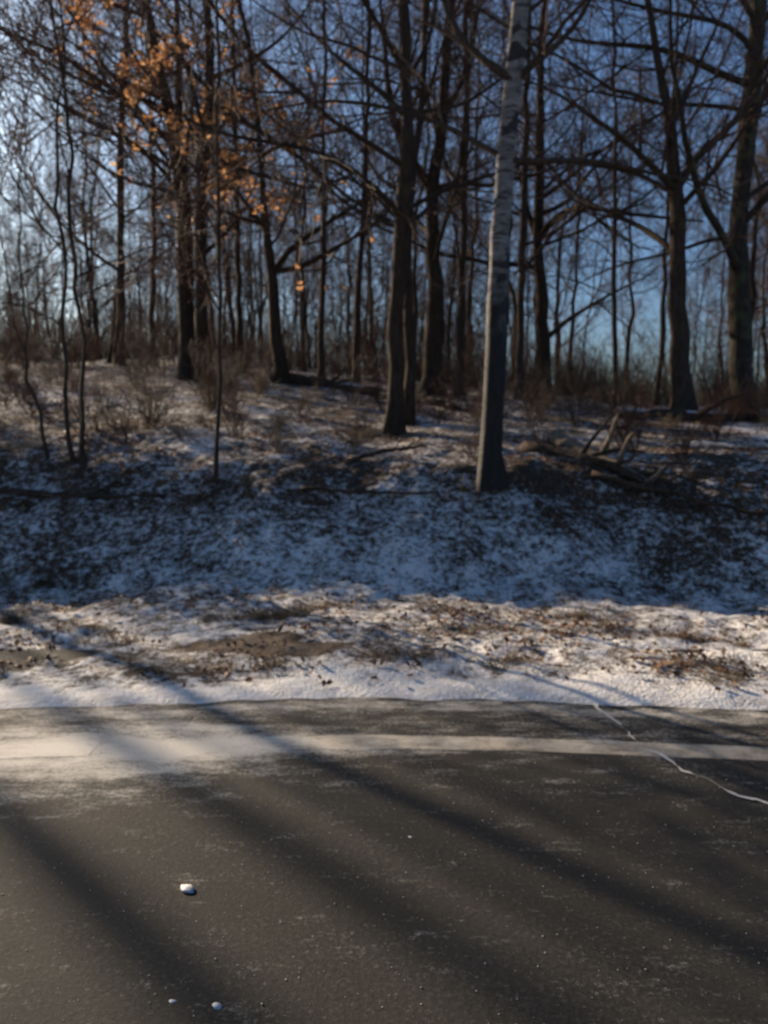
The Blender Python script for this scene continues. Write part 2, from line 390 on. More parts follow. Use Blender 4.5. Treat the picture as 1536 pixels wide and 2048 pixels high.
def tree_geo(rng, trunk, tr, limbs, limb_r, crooked=0.13, k2=7, k3=7, k4=5, nauto=17, f0=0.16, autol=0.30, up=0.05, sides=12, lr3=0.5):
    """trunk (n,3), tr (n,), limbs list of (12,3) arrays; returns trunk mesh, list of limb meshes, crown mesh, twig tips"""
    n = len(trunk)
    jit = 0.6 + 0.4 * rng.rand()
    tP = trunk[None].copy(); TR = tr[None]
    L0 = plen(tP)
    S, D, L, R = spawn(rng, tP, TR, L0, nauto, f0, 0.99, 38, 78, autol, 0.42, 0.8, 0.010)
    P1, R1 = grow(rng, S, D, L, R, 12, crooked, up, 0.22)
    if limbs:
        P1 = np.concatenate([P1, np.array(limbs)]); R1 = np.concatenate([R1, np.array([r * np.linspace(1, 0.2, 12) for r in limb_r])])
    L1 = plen(P1)
    S, D, L, R = spawn(rng, P1, R1, L1, k2, 0.12, 1.0, 25, 65, 0.46, 0.55, 0.4, 0.0075)
    P2, R2 = grow(rng, S, D, L, R, 7, crooked * 1.1, up, 0.3)
    S, D, L, R = spawn(rng, P2, R2, L, k3, 0.15, 1.0, 25, 65, lr3, 0.58, 0.25, 0.0052)
    P3, R3 = grow(rng, S, D, L, R, 5, crooked * 1.1, up, 0.45)
    S, D, L, R = spawn(rng, P3, R3, L, k4, 0.15, 1.0, 20, 60, 0.6, 0.62, 0.14, 0.0034)
    P4, R4 = grow(rng, S, D, L, R, 3, crooked, up, 0.5)
    tv, tf = tubes(tP, TR, sides)
    # bark irregularity and root flare on the trunk
    c = np.repeat(trunk, sides, 0); rad = tv - c; ang = np.tile(np.arange(sides), n) * 2 * math.pi / sides
    hgt = c[:, 2] - trunk[0, 2]
    ph = rng.rand(4) * 6
    flare = np.exp(-np.maximum(hgt, 0) / 0.22) * (0.50 + 0.28 * np.sin(3 * ang + ph[0]) + 0.15 * np.sin(5 * ang + ph[1]))
    rough = 0.07 * np.sin(2 * ang + hgt * 0.9 + ph[2]) + 0.06 * (rng.rand(len(tv)) - 0.5) + 0.05 * np.sin(hgt * 2.3 + ph[3])
    tv = c + rad * (1 + flare + rough)[:, None]
    limb_geo = [tubes(P1[i:i + 1], R1[i:i + 1], 7) for i in range(len(P1))]
    crown = join([tubes(P2, R2, 4), tubes(P3, R3, 3), tubes(P4, R4, 3)])
    return (tv, tf), limb_geo, crown, (P3, P4)

def tree_obj(name, base, label, category, geo, mats, group=None, split=True):
    e = obj(name, None, loc=base, label=label, category=category); e.empty_display_size = 0.3
    if group: e['group'] = group
    (tv, tf), limbs, crown, tips = geo
    obj('trunk', mesh_np('trunk', tv, tf, mats[0]), parent=e)
    if split:
        for v, f in limbs: obj('limb', mesh_np('limb', v, f, mats[2] if len(mats) > 2 else mats[0]), parent=e)
        obj('crown', mesh_np('crown', *crown, mats[1]), parent=e, kind='stuff')
    else:
        obj('crown', mesh_np('crown', *join(limbs + [crown]), mats[1]), parent=e)
    return e

def hero(seed, name, label, depth, path, w0, w1, forks=(), mats=('oak', 'twig'), total=13.0, base=None, **kw):
    """path: trunk centre in photograph pixels, bottom first; forks: (width_px, [(px,py)...], depth drift)"""
    rng = np.random.RandomState(seed)
    g = on_ground(*path[0], dmax=24)[1]                              # stand it where the pixel of its foot meets the ground
    if g < 20: depth = g
    pts = [at_depth(px, py, depth) for px, py in path]
    b = pts[0].copy(); b[2] = float(height(b[0], b[1])) - 0.05
    if pts[0][2] > b[2] + 0.02: pts = [b] + pts
    else: pts[0] = b
    last = pts[-1]; dirn = unit(pts[-1] - pts[-2])
    seen_h = last[2] - b[2]; zz = last[2]
    while zz < b[2] + total:
        dirn = unit(dirn + 0.12 * rng.randn(3) + np.array([0, 0, 0.12])); last = last + dirn * 1.0; pts.append(last); zz = last[2]
    pts = np.array(pts); n = 34
    T = resample(pts, n); T += np.concatenate([[np.zeros(3)], (0.006 if 'birch' in name else 0.014) * rng.randn(n - 1, 3) * [1, 1, 0]])
    dep = np.cumsum(rng.randn(n) * 0.03); T[:, 1] += dep - dep[0]
    h = (T[:, 2] - T[0, 2])
    r0 = px_size(w0, depth) * 0.45; r1 = px_size(w1, depth) * 0.44
    r = r0 + (r1 - r0) * np.clip(h / max(seen_h, 0.1), 0, 1)
    over = np.clip((h - seen_h) / max(total - seen_h, 0.5), 0, 1); r = np.where(h > seen_h, r1 * (1 - 0.85 * over), r)
    T -= b
    limbs, lrad = [], []
    for w, pp, drift in forks:
        q = np.array([at_depth(px, py, depth + drift * i / (len(pp) - 1)) for i, (px, py) in enumerate(pp)])
        q[0] = T[np.argmin(np.linalg.norm(T + b - q[0], axis=1))] + b + 0.3 * (q[0] - (T[np.argmin(np.linalg.norm(T + b - q[0], axis=1))] + b))
        d = unit(q[-1] - q[-2]); q = np.concatenate([q, [q[-1] + d * 0.6 + 0.1 * rng.randn(3)], [q[-1] + d * 1.3 + 0.2 * rng.randn(3)]])
        limbs.append(resample(q, 12) - b); lrad.append(px_size(w, depth) / 2)
    geo = tree_geo(rng, T, r, limbs, lrad, **kw)
    e = tree_obj(name, tuple(b), label, 'tree', geo, tuple(M[k] for k in mats))
    return e, geo, b

H = {}
H['pairL'] = hero(11, 'oak_tree', 'dark oak trunk with rusty leaves, left of the pair below the orange foliage', 14.5,
    [(375, 758), (371, 600), (367, 425), (358, 330), (345, 260), (322, 165), (302, 60), (285, 0)], 38, 21,
    [(20, [(360, 340), (357, 240), (358, 150), (355, 40), (350, -60)], 0.6), (11, [(350, 300), (300, 230), (210, 170), (110, 95), (0, 60)], -2.0),
     (10, [(355, 330), (270, 290), (180, 235), (80, 190), (0, 150)], 0.8), (10, [(362, 400), (330, 340), (270, 290), (215, 260)], -1.2)], k4=4)
H['pairR'] = hero(12, 'oak_tree', 'dark oak trunk with rusty leaves, right of the pair below the orange foliage', 14.9,
    [(408, 765), (405, 650), (400, 470), (404, 320), (424, 215), (421, 125), (415, 20)], 31, 17,
    [(14, [(424, 215), (470, 230), (545, 280), (610, 320), (690, 390)], -1.8), (10, [(420, 170), (480, 130), (540, 100), (600, 40)], 1.0),
     (11, [(405, 300), (450, 330), (500, 345), (560, 360)], -1.0)], k4=4)
H['stem430'] = hero(13, 'young_tree', 'thin straight young tree at the bank top, right of the rusty leaved pair', 8.0,
    [(430, 955), (434, 830), (440, 640), (433, 400), (431, 200), (436, 0)], 9.5, 6, mats=('maple', 'twig'), total=8, nauto=18, autol=0.2, k2=6, k3=6, k4=4, f0=0.15)
H['t480'] = hero(14, 'young_tree', 'slim bare tree just right of the rusty leaved pair', 16.0,
    [(482, 745), (480, 600), (478, 370), (474, 200), (470, 20)], 14, 9, mats=('maple', 'twig'), total=12, k4=3)
H['t560'] = hero(15, 'oak_tree', 'forked crooked oak with low spreading limbs, left of the central twin trunks', 16.8,
    [(562, 765), (556, 690), (548, 590), (533, 480), (528, 400), (520, 280)], 30, 12,
    [(15, [(545, 570), (570, 500), (620, 470), (680, 430), (720, 400)], 0.5), (14, [(533, 480), (500, 420), (480, 390), (430, 330)], 0.8), (13, [(540, 530), (600, 540), (660, 500), (700, 480)], -0.6)], k4=4)
H['t150'] = hero(16, 'young_tree', 'slender leaning tree at the left, right stem of the two on the bank top', 8.2,
    [(168, 935), (158, 800), (168, 660), (150, 550), (140, 450), (145, 350), (135, 240), (115, 130), (100, 0)], 11, 6, mats=('maple', 'twig_red'), total=8, nauto=18, autol=0.22, k2=6, k3=6, k4=4, f0=0.14)
H['t125'] = hero(17, 'young_tree', 'slender crooked tree at the left, left stem of the two on the bank top', 8.5,
    [(150, 925), (140, 830), (124, 640), (130, 500), (120, 440), (112, 300), (118, 150), (120, 0)], 9, 5, mats=('maple', 'twig_red'), total=8, nauto=18, autol=0.22, k2=6, k3=6, k4=4, f0=0.14)
H['t95'] = hero(18, 'sapling', 'crooked dark sapling leaning left near the left picture edge', 8.4,
    [(97, 918), (80, 850), (60, 780), (48, 700), (42, 560), (36, 380)], 7, 3.5, mats=('maple', 'twig_red'), total=5.5, nauto=10, autol=0.28, k2=6, k3=5, k4=3)
H['t240'] = hero(19, 'young_tree', 'straight slim tree between the left stems and the rusty leaved pair', 17.5,
    [(238, 720), (240, 600), (242, 370), (248, 200), (255, 0)], 20, 11, mats=('maple', 'twig'), total=12, k4=3)
H['t305'] = hero(20, 'young_tree', 'thin bare tree just left of the rusty leaved pair', 18.5,
    [(305, 730), (305, 600), (308, 420), (300, 250), (296, 60)], 14, 8, mats=('maple', 'twig'), total=12, k4=3)
H['c1'] = hero(21, 'maple_tree', 'tall dark trunk at picture centre, left of the twin trunks', 11.8,
    [(789, 865), (790, 700), (796, 550), (808, 400), (818, 250), (811, 125), (805, 0)], 34, 24,
    [(13, [(806, 415), (760, 375), (700, 335), (640, 300), (560, 285)], -1.5), (12, [(816, 260), (770, 190), (720, 150), (660, 105), (610, 50)], 1.2),
     (10, [(800, 470), (850, 430), (880, 380), (935, 340)], 1.4), (12, [(812, 140), (780, 80), (740, 30), (700, -50)], -0.9), (11, [(812, 180), (850, 110), (870, 40), (880, -60)], 0.7)], mats=('oak', 'twig'), k4=4)
H['c1b'] = hero(22, 'maple_tree', 'slimmer dark trunk at picture centre, right of the twin trunks', 12.2,
    [(817, 848), (818, 700), (815, 560), (814, 470), (828, 330), (846, 200), (850, 60)], 24, 13, [(10, [(815, 480), (770, 440), (700, 420), (640, 360)], 1.0)], mats=('oak', 'twig'), k4=3)
H['c2'] = hero(23, 'oak_tree', 'oak forking into a wide Y, between central twin trunks and birch', 15.0,
    [(864, 790), (866, 700), (870, 560), (868, 470), (857, 375), (868, 345), (885, 280), (888, 200), (893, 100), (900, 10)], 42, 18,
    [(20, [(857, 375), (842, 345), (815, 315), (790, 270), (775, 180), (768, 60)], 0.7), (12, [(888, 240), (920, 180), (935, 120), (960, 20)], 0.9)], k4=4)
H['c3'] = hero(24, 'young_tree', 'thin upright tree just left of the white birch', 14.0,
    [(918, 790), (921, 650), (924, 550), (930, 440), (928, 310), (934, 180), (930, 20)], 19, 11, mats=('maple', 'twig'), total=12, k4=3)
H['birch'] = hero(25, 'birch_tree', 'large pale birch with dark rough base standing on the bank edge', 7.75,
    [(982, 968), (987, 800), (996, 650), (1004, 500), (1013, 350), (1025, 200), (1036, 80), (1044, 0)], 54, 34,
    [(18, [(1020, 165), (985, 135), (950, 108), (912, 75), (890, 5)], 0.5), (15, [(1035, 145), (1090, 112), (1140, 70), (1178, 10)], 0.6),
     (13, [(1012, 325), (970, 295), (930, 270), (870, 240), (790, 215)], 0.7), (13, [(1024, 335), (1100, 325), (1170, 316), (1260, 332), (1330, 360)], 0.9)],
    mats=('birch', 'twig', 'maple'), total=11, nauto=15, f0=0.3, autol=0.2, sides=20, k2=6, k3=5, k4=3)
H['c4'] = hero(27, 'oak_tree', 'forked oak with a long limb reaching right, just right of the large birch', 14.5,
    [(1085, 800), (1088, 700), (1087, 600), (1074, 480), (1080, 400), (1080, 300), (1083, 160), (1090, 20)], 34, 12,
    [(15, [(1076, 470), (1100, 440), (1135, 412), (1160, 404), (1215, 425), (1290, 430)], -1.0), (13, [(1078, 480), (1055, 430), (1045, 380), (1030, 300)], 0.9),
     (11, [(1082, 400), (1120, 370), (1150, 350), (1200, 300), (1250, 270)], 0.8), (12, [(1088, 680), (1120, 650), (1150, 630), (1200, 600)], 0.7)], k4=4)
H['t1045'] = hero(28, 'young_tree', 'straight slim tree touching the right side of the large birch', 16.0,
    [(1040, 800), (1042, 650), (1046, 520), (1052, 380), (1056, 200), (1060, 20)], 20, 10, mats=('maple', 'twig'), total=12, k4=3)
H['r1'] = hero(29, 'maple_tree', 'grey tree with broad candelabra fork, left of the large oak at right edge', 15.5,
    [(1364, 830), (1358, 700), (1355, 550), (1354, 430), (1355, 360), (1347, 290), (1336, 210), (1318, 120), (1300, 20)], 46, 14,
    [(20, [(1356, 365), (1380, 325), (1430, 277), (1475, 245), (1520, 170)], 0.8), (15, [(1354, 380), (1325, 352), (1290, 318), (1240, 270), (1180, 232)], -0.9),
     (11, [(1355, 400), (1330, 380), (1280, 345), (1220, 335)], 0.8), (12, [(1340, 240), (1380, 170), (1410, 100), (1450, 20)], 1.0)], mats=('maple', 'twig'), k4=4)
H['r2'] = hero(30, 'oak_tree', 'thick lichen stained oak trunk at the right picture edge', 13.5,
    [(1490, 830), (1484, 700), (1478, 580), (1475, 480), (1481, 380), (1500, 250), (1511, 130), (1522, 0)], 47, 34,
    [(15, [(1505, 170), (1470, 160), (1430, 148), (1390, 116), (1290, 86), (1200, 92), (1120, 75)], -0.9), (10, [(1500, 215), (1430, 205), (1340, 214), (1250, 195), (1180, 180)], 0.8),
     (10, [(1478, 460), (1430, 465), (1400, 490), (1330, 510), (1250, 525)], 1.0), (12, [(1515, 90), (1480, 50), (1400, 35), (1320, 25), (1260, 5)], -1.0)], mats=('mossy', 'twig'), k4=4)
H['t640'] = hero(31, 'young_tree', 'slim bare tree halfway between crooked oak and central twin trunks', 17.5,
    [(640, 770), (642, 620), (650, 480), (645, 300), (650, 100)], 14, 8, mats=('maple', 'twig'), total=12, k4=3)
H['t710'] = hero(32, 'young_tree', 'thin dark tree close to the left of the central twin trunks', 16.5,
    [(712, 775), (716, 600), (728, 420), (735, 250), (738, 60)], 15, 9, mats=('oak', 'twig'), total=12, k4=3)
H['t1210'] = hero(33, 'young_tree', 'thin bare tree alone in the open gap right of the birch', 19.0,
    [(1232, 820), (1228, 700), (1225, 560), (1232, 400), (1228, 250)], 13, 7, mats=('maple', 'twig'), total=11, k4=3)

# leaves that stayed on the oaks
rng = np.random.RandomState(77)
def leaf_mesh(name, seed, mat):
    r = np.random.RandomState(seed)
    prof = [(0.0, 0.06), (0.18, 0.30), (0.30, 0.20), (0.48, 0.42), (0.60, 0.26), (0.78, 0.36), (1.0, 0.05)]
    v = []
    for i, (t_, w) in enumerate(prof):
        z = (0.15 + 0.3 * r.rand()) * math.sin(t_ * 3.0 + r.rand()) + 0.05 * r.randn(); c = 0.9 * r.rand() + 0.2
        v += [(-w * 0.62, t_, z + c * w), (0, t_, z), (w * 0.62, t_, z + c * w * 1.2)]
    f = []
    for i in range(len(prof) - 1):
        a = i * 3; f += [(a, a + 1, a + 4, a + 3), (a + 1, a + 2, a + 5, a + 4)]
    return mesh_np(name, np.array(v, float) - [0, 0.0, 0], np.array(f), mat)
LV = [leaf_mesh('leaf', s, M['leaf']) for s in range(5)]
def leaf_verts(k):
    me = LV[k]; v = np.empty(len(me.vertices) * 3, np.float32); me.vertices.foreach_get('co', v)
    f = np.empty(len(me.polygons) * 4, np.int32); me.polygons.foreach_get('vertices', f); return v.reshape(-1, 3), f.reshape(-1, 4)
def project(p):
    d = p - np.array([0, 0, CAMZ]); cp, sp = math.cos(PITCH), math.sin(PITCH)
    z = d[:, 1] * cp - d[:, 2] * sp; up = d[:, 1] * sp + d[:, 2] * cp
    return 768 + F * d[:, 0] / z, 1024 - F * up / z
from mathutils import Euler, Matrix
for key, nsingle, nrest in (('pairL', 260, 280), ('pairR', 270, 320), ('t480', 110, 30), ('t560', 110, 30)):
    e, geo, b = H[key]
    P3, P4 = geo[3]
    tips = np.concatenate([P3[:, 2], P3[:, 4], P4[:, 1], P4[:, 2]]); w = tips + b
    px, py = project(w)
    # clumpy: keep whole neighbourhoods
    cl = vnoise(px / 30.0 + 3, py / 26.0) + 0.6 * vnoise(px / 90 + 9, py / 80)
    rad = ((px - 400) / 300) ** 2 + ((py - 210) / 330) ** 2
    sc = cl * 1.0 - 0.16 * rad + 0.20 * rng.randn(len(px))
    ok = (px > 110) & (px < 760) & (py < 600) & (py > -80)
    idx = np.argsort(np.where(ok, -sc, 99))[:int((nsingle + nrest) * 1.0)]
    rng.shuffle(idx)
    big = []
    vs, fs, o = [], [], 0
    for j, i in enumerate(idx):
        s = 0.095 + 0.065 * rng.rand()
        eu = Euler((rng.randn() * 0.6 - 1.5, rng.rand() * 6.3, rng.rand() * 6.3))
        pos = tips[i] + 0.02 * rng.randn(3)
        if j < nsingle:
            l = obj('leaf', LV[j % 5], parent=e); l.location = pos; l.rotation_euler = eu; l.scale = (s, s, s)
        else:
            v, f = leaf_verts(j % 5); mt = np.array(eu.to_matrix())
            vs.append((v * s) @ mt.T + pos); fs.append(f + o); o += len(v)
    obj('foliage', mesh_np('foliage', np.concatenate(vs), np.concatenate(fs), M['leaf']), parent=e, kind='stuff')

# ------------------------------------------------------------------ woods behind, copied trees
def proto(seed, hgt, r0, mats, **kw):
    rng = np.random.RandomState(seed); n = 26
    z = np.linspace(0, hgt, n); T = np.stack([np.cumsum(rng.randn(n)) * 0.05, np.cumsum(rng.randn(n)) * 0.05, z], -1)
    T[:, :2] -= T[0, :2]; T[:, :2] += np.outer(z, rng.randn(2) * 0.03)
    r = r0 * (1 - 0.9 * (z / hgt) ** 0.8) ** 1.0
    T[0, 2] = -0.25
    return tree_geo(rng, T, r, [], [], **kw), (M[mats[0]], M[mats[1]])
H_ORDER = sorted(((768 + F * v[2][0] / v[2][1], v[0]['label']) for v in H.values()))
SHORT = {'pairL': 'left rusty leaved oak', 'pairR': 'right rusty leaved oak', 't560': 'crooked oak', 't150': 'left leaning stems', 'c1': 'central twin trunks', 'c2': 'Y-forked oak', 'birch': 'large birch', 'c4': 'limb-reaching oak', 'r1': 'candelabra tree', 'r2': 'right edge oak'}
_o = 'first second third fourth fifth sixth seventh eighth ninth'.split(); ORDN = _o + 'tenth eleventh twelfth thirteenth fourteenth fifteenth sixteenth seventeenth eighteenth nineteenth twentieth'.split() + ['twenty-' + k for k in _o] + ['thirtieth'] + ['thirty-' + k for k in _o]
def between_labels(items, what):
    marks = sorted((768 + F * H[k][2][0] / H[k][2][1], n) for k, n in SHORT.items()); bins = {}
    for e in items:
        p = 768 + F * e.location.x / e.location.y; i = sum(1 for m in marks if m[0] < p); bins.setdefault(i, []).append((p, e))
    for i, l in bins.items():
        l.sort(key=lambda q: q[0])
        where = f'left of the {marks[0][1]}' if i == 0 else (f'right of the {marks[-1][1]}' if i == len(marks) else f'between {marks[i-1][1]} and {marks[i][1]}')
        for j, (p, e) in enumerate(l): e['label'] = f'{ORDN[j]} {what} from left {where}' if len(l) > 1 else f'only {what} {where}'
PROTO = [proto(100 + i, 10 + 4 * ((i * 37) % 10) / 10, 0.055 + 0.06 * ((i * 53) % 10) / 10, (('oak', 'twig'), ('maple', 'twig'), ('maple', 'twig_red'))[i % 3],
               nauto=17, k2=7, k3=6, k4=4, crooked=0.12 + 0.05 * (i % 3), f0=0.16 + 0.04 * (i % 3), autol=0.26, sides=8) for i in range(8)]
PROTO += [proto(130 + i, 14.5, 0.125 - 0.035 * i, ('oak', 'twig'), nauto=9, f0=0.6, k2=4, k3=4, k4=2, autol=0.2, sides=8) for i in range(2)]
def shrub_geo(seed, h, nst, spread):
    rng = np.random.RandomState(seed)
    S = np.stack([rng.randn(nst) * 0.10, rng.randn(nst) * 0.10, np.full(nst, -0.05)], -1)
    D = unit(np.stack([rng.randn(nst) * spread, rng.randn(nst) * spread, np.ones(nst)], -1))
    L = h * (0.55 + 0.5 * rng.rand(nst)); R = 0.009 + 0.010 * rng.rand(nst)
    P1, R1 = grow(rng, S, D, L, R, 8, 0.10, 0.03, 0.35)
    S, D, L, R = spawn(rng, P1, R1, L, 7, 0.15, 1, 22, 60, 0.42, 0.6, 0.2, 0.006)
    P2, R2 = grow(rng, S, D, L, R, 5, 0.12, 0.05, 0.45)
    S, D, L, R = spawn(rng, P2, R2, L, 5, 0.15, 1, 22, 60, 0.5, 0.6, 0.1, 0.0045)
    P3, R3 = grow(rng, S, D, L, R, 3, 0.12, 0.05, 0.5)
    return tubes(P1, R1, 5), join([tubes(P2, R2, 3), tubes(P3, R3, 3)])
SHRUB = []
for i in range(6):
    a, b_ = shrub_geo(200 + i, (1.5, 2.2, 2.8, 1.1, 3.3, 1.8)[i], (9, 11, 9, 12, 8, 13)[i], (0.35, 0.3, 0.22, 0.5, 0.2, 0.4)[i])
    mt = M[('twig_red', 'twig', 'twig_red', 'twig_tan', 'twig', 'twig_tan')[i]]
    SHRUB.append((mesh_np('stems', *a, mt), mesh_np('twigs', *b_, mt)))
PM = [(mesh_np('trunk', *g[0], m[0]), mesh_np('crown', *join(g[1] + [g[2]]), m[1])) for g, m in PROTO]

rng = np.random.RandomState(5)
placed = [(v[2][0], v[2][1]) for v in H.values()]
def put_tree(x, y, s, k, label, group, name='bare_tree'):
    z = float(height(x, y))
    e = obj(name, None, loc=(x, y, z), label=label, category='tree', group=group); e.empty_display_size = 0.3
    e.rotation_euler = (rng.randn() * 0.03, rng.randn() * 0.03, rng.rand() * 6.3); e.scale = (s, s, s * (0.9 + 0.25 * rng.rand()))
    obj('trunk', PM[k][0], parent=e); obj('crown', PM[k][1], parent=e); placed.append((x, y)); return e
def free(x, y, m): return all((x - a) ** 2 + (y - b) ** 2 > m * m for a, b in placed)
n = 0; tries = 0; near_trees = []; brush = []
while n < 185 and tries < 9000:
    tries += 1
    y = 17.5 + 44 * rng.rand() ** 0.95; u = -0.62 + 1.26 * rng.rand(); x = u * y
    if u > 0.18 and u < 0.40 and rng.rand() < 0.6: continue         # thinner on the right, where the sky shows low down
    if u < -0.22 and y < 36 and rng.rand() < (0.6 if u > -0.4 else 0.93): continue
    if not free(x, y, 1.25): continue
    side = 'left' if u < -0.17 else ('middle' if u < 0.17 else 'right')
    zone = 'nearer' if y < 30 else 'farther'
    o_ = put_tree(x, y, 0.75 + 0.5 * rng.rand(), rng.randint(8), f'bare leafless tree in the {zone} background woods, {side} third of the picture', f'{zone} woods trees {side}')
    n += 1
    if zone == 'nearer': near_trees.append(o_)
between_labels(near_trees, 'background tree')
for i in range(90):                                                   # the woods go on to both sides of the view
    y = 30 + 34 * rng.rand(); u = rng.choice([-1, 1]) * (0.68 + 0.75 * rng.rand()); x = u * y
    if u < 0 and y < 38: continue
    if not free(x, y, 1.6): continue
    put_tree(x, y, 0.75 + 0.5 * rng.rand(), rng.randint(8), f'bare leafless tree of the woods outside the {"left" if u < 0 else "right"} picture edge', f'woods outside the {"left" if u < 0 else "right"} edge')
# the same woods go on beyond the left picture edge; their trunks throw the long shadows over verge and road
def shadow_tree(px, py, dist, s, k, top=False):
    g = on_plane(px, py); sh = np.array([sdir.x, sdir.y]) / math.hypot(sdir.x, sdir.y)
    x, y = g[0] + sh[0] * dist, g[1] + sh[1] * dist
    hz = (dist * math.tan(SUN_EL) - float(height(x, y))) / s           # where on the trunk the sun ray to that spot passes
    co = np.empty(len(PM[k][0].vertices) * 3, np.float32); PM[k][0].vertices.foreach_get('co', co); co = co.reshape(-1, 3)
    c = co[np.abs(co[:, 2] - hz) < 0.4].mean(0) if hz < 13.5 else np.zeros(3)
    x -= c[0] * s; y -= c[1] * s
    e = put_tree(x, y, s, k, 'bare leafless tree of the roadside woods beyond the left picture edge', 'trees beyond the left edge')
    e.rotation_euler = (0, 0, 0); e.scale = (s, s, s)
for a in ((600, 1508, 18, 0.9, 8), (330, 1560, 23, 0.8, 9), (1330, 1515, 20, 0.75, 9), (1010, 1460, 24, 0.9, 9), (150, 1800, 25, 0.9, 9), (1500, 1500, 27, 0.9, 8),
          (760, 1440, 29, 0.9, 9), (860, 1850, 26, 0.9, 9), (1180, 1440, 30, 1.0, 8), (1250, 1900, 23, 0.8, 9), (430, 1980, 24, 0.9, 9), (1420, 1760, 21, 0.75, 9)):
    shadow_tree(*a)

def far_thicket():
    r = np.random.RandomState(60); k = 4600
    y = 33 + 50 * r.rand(k) ** 1.2; x = (-1.0 + 1.9 * r.rand(k)) * y; z = height(x, y)
    h = (1.3 + 3.6 * r.rand(k) ** 2) * (1.0 + 0.8 * vnoise(x * 0.3, y * 0.3)) * (y / 50) ** 0.5 * np.where(x / y > 0.15, 0.95, 1.75)
    d = unit(np.stack([r.randn(k) * 0.25, r.randn(k) * 0.25, np.ones(k)], -1))
    P, R = grow(r, np.stack([x, y, z - 0.1], -1), d, h, (0.010 + 0.016 * r.rand(k)) * y / 40, 4, 0.12, 0.03, 0.4)
    S, D, L, Rr = spawn(r, P, R, h, 4, 0.2, 1, 20, 60, 0.5, 0.7, 0.3, 0.010)
    P2, R2 = grow(r, S, D, L, Rr, 3, 0.15, 0.05, 0.5)
    obj('distant_thicket', mesh_np('distant_thicket', *join([tubes(P, R, 3), tubes(P2, R2, 3)]), M['twig']), kind='stuff', label='hazy brown mass of far brush behind the woods')
far_thicket()
def put_shrub(x, y, s, k, label, group, name='bare_shrub'):
    e = obj(name, None, loc=(x, y, float(height(x, y))), label=label, category='shrub', group=group); e.empty_display_size = 0.2
    e.rotation_euler = (0, 0, rng.rand() * 6.3); e.scale = (s, s, s)
    obj('stem', SHRUB[k][0], parent=e); obj('twigs', SHRUB[k][1], parent=e); return e
for i in range(300):                                                  # brown thicket along the crest
    y = 15.5 + 22 * rng.rand() ** 1.2; u = -0.6 + 1.2 * rng.rand() ** 1.35; x = u * y
    if not free(x, y, 0.4): continue
    side = 'left' if u < -0.17 else ('middle' if u < 0.17 else 'right')
    k = rng.choice([0, 1, 2, 4]) if u < 0.2 else rng.choice([1, 2, 3, 5, 5])
    put_shrub(x, y, (0.35 + 0.4 * rng.rand()) if u < 0.2 else (0.4 + 0.4 * rng.rand()), k, f'leafless brown shrub in the thicket along the crest, {side} third of the picture', f'crest thicket shrubs {side}')
for i in range(120):                                                   # thin brush on the slope
    y = 7.9 + 7.5 * rng.rand(); u = -0.55 + 1.1 * rng.rand() ** 1.3; x = u * y
    if not free(x, y, 0.35): continue
    side = 'left' if u < -0.17 else ('middle' if u < 0.17 else 'right')
    o_ = put_shrub(x, y, 0.2 + 0.3 * rng.rand(), rng.choice([0, 1, 3]), f'small twiggy shrub poking through the snowy slope, {side} third of the picture', f'slope brush {side}', 'twiggy_shrub')
    brush.append(o_)
between_labels(brush, 'small twiggy shrub')

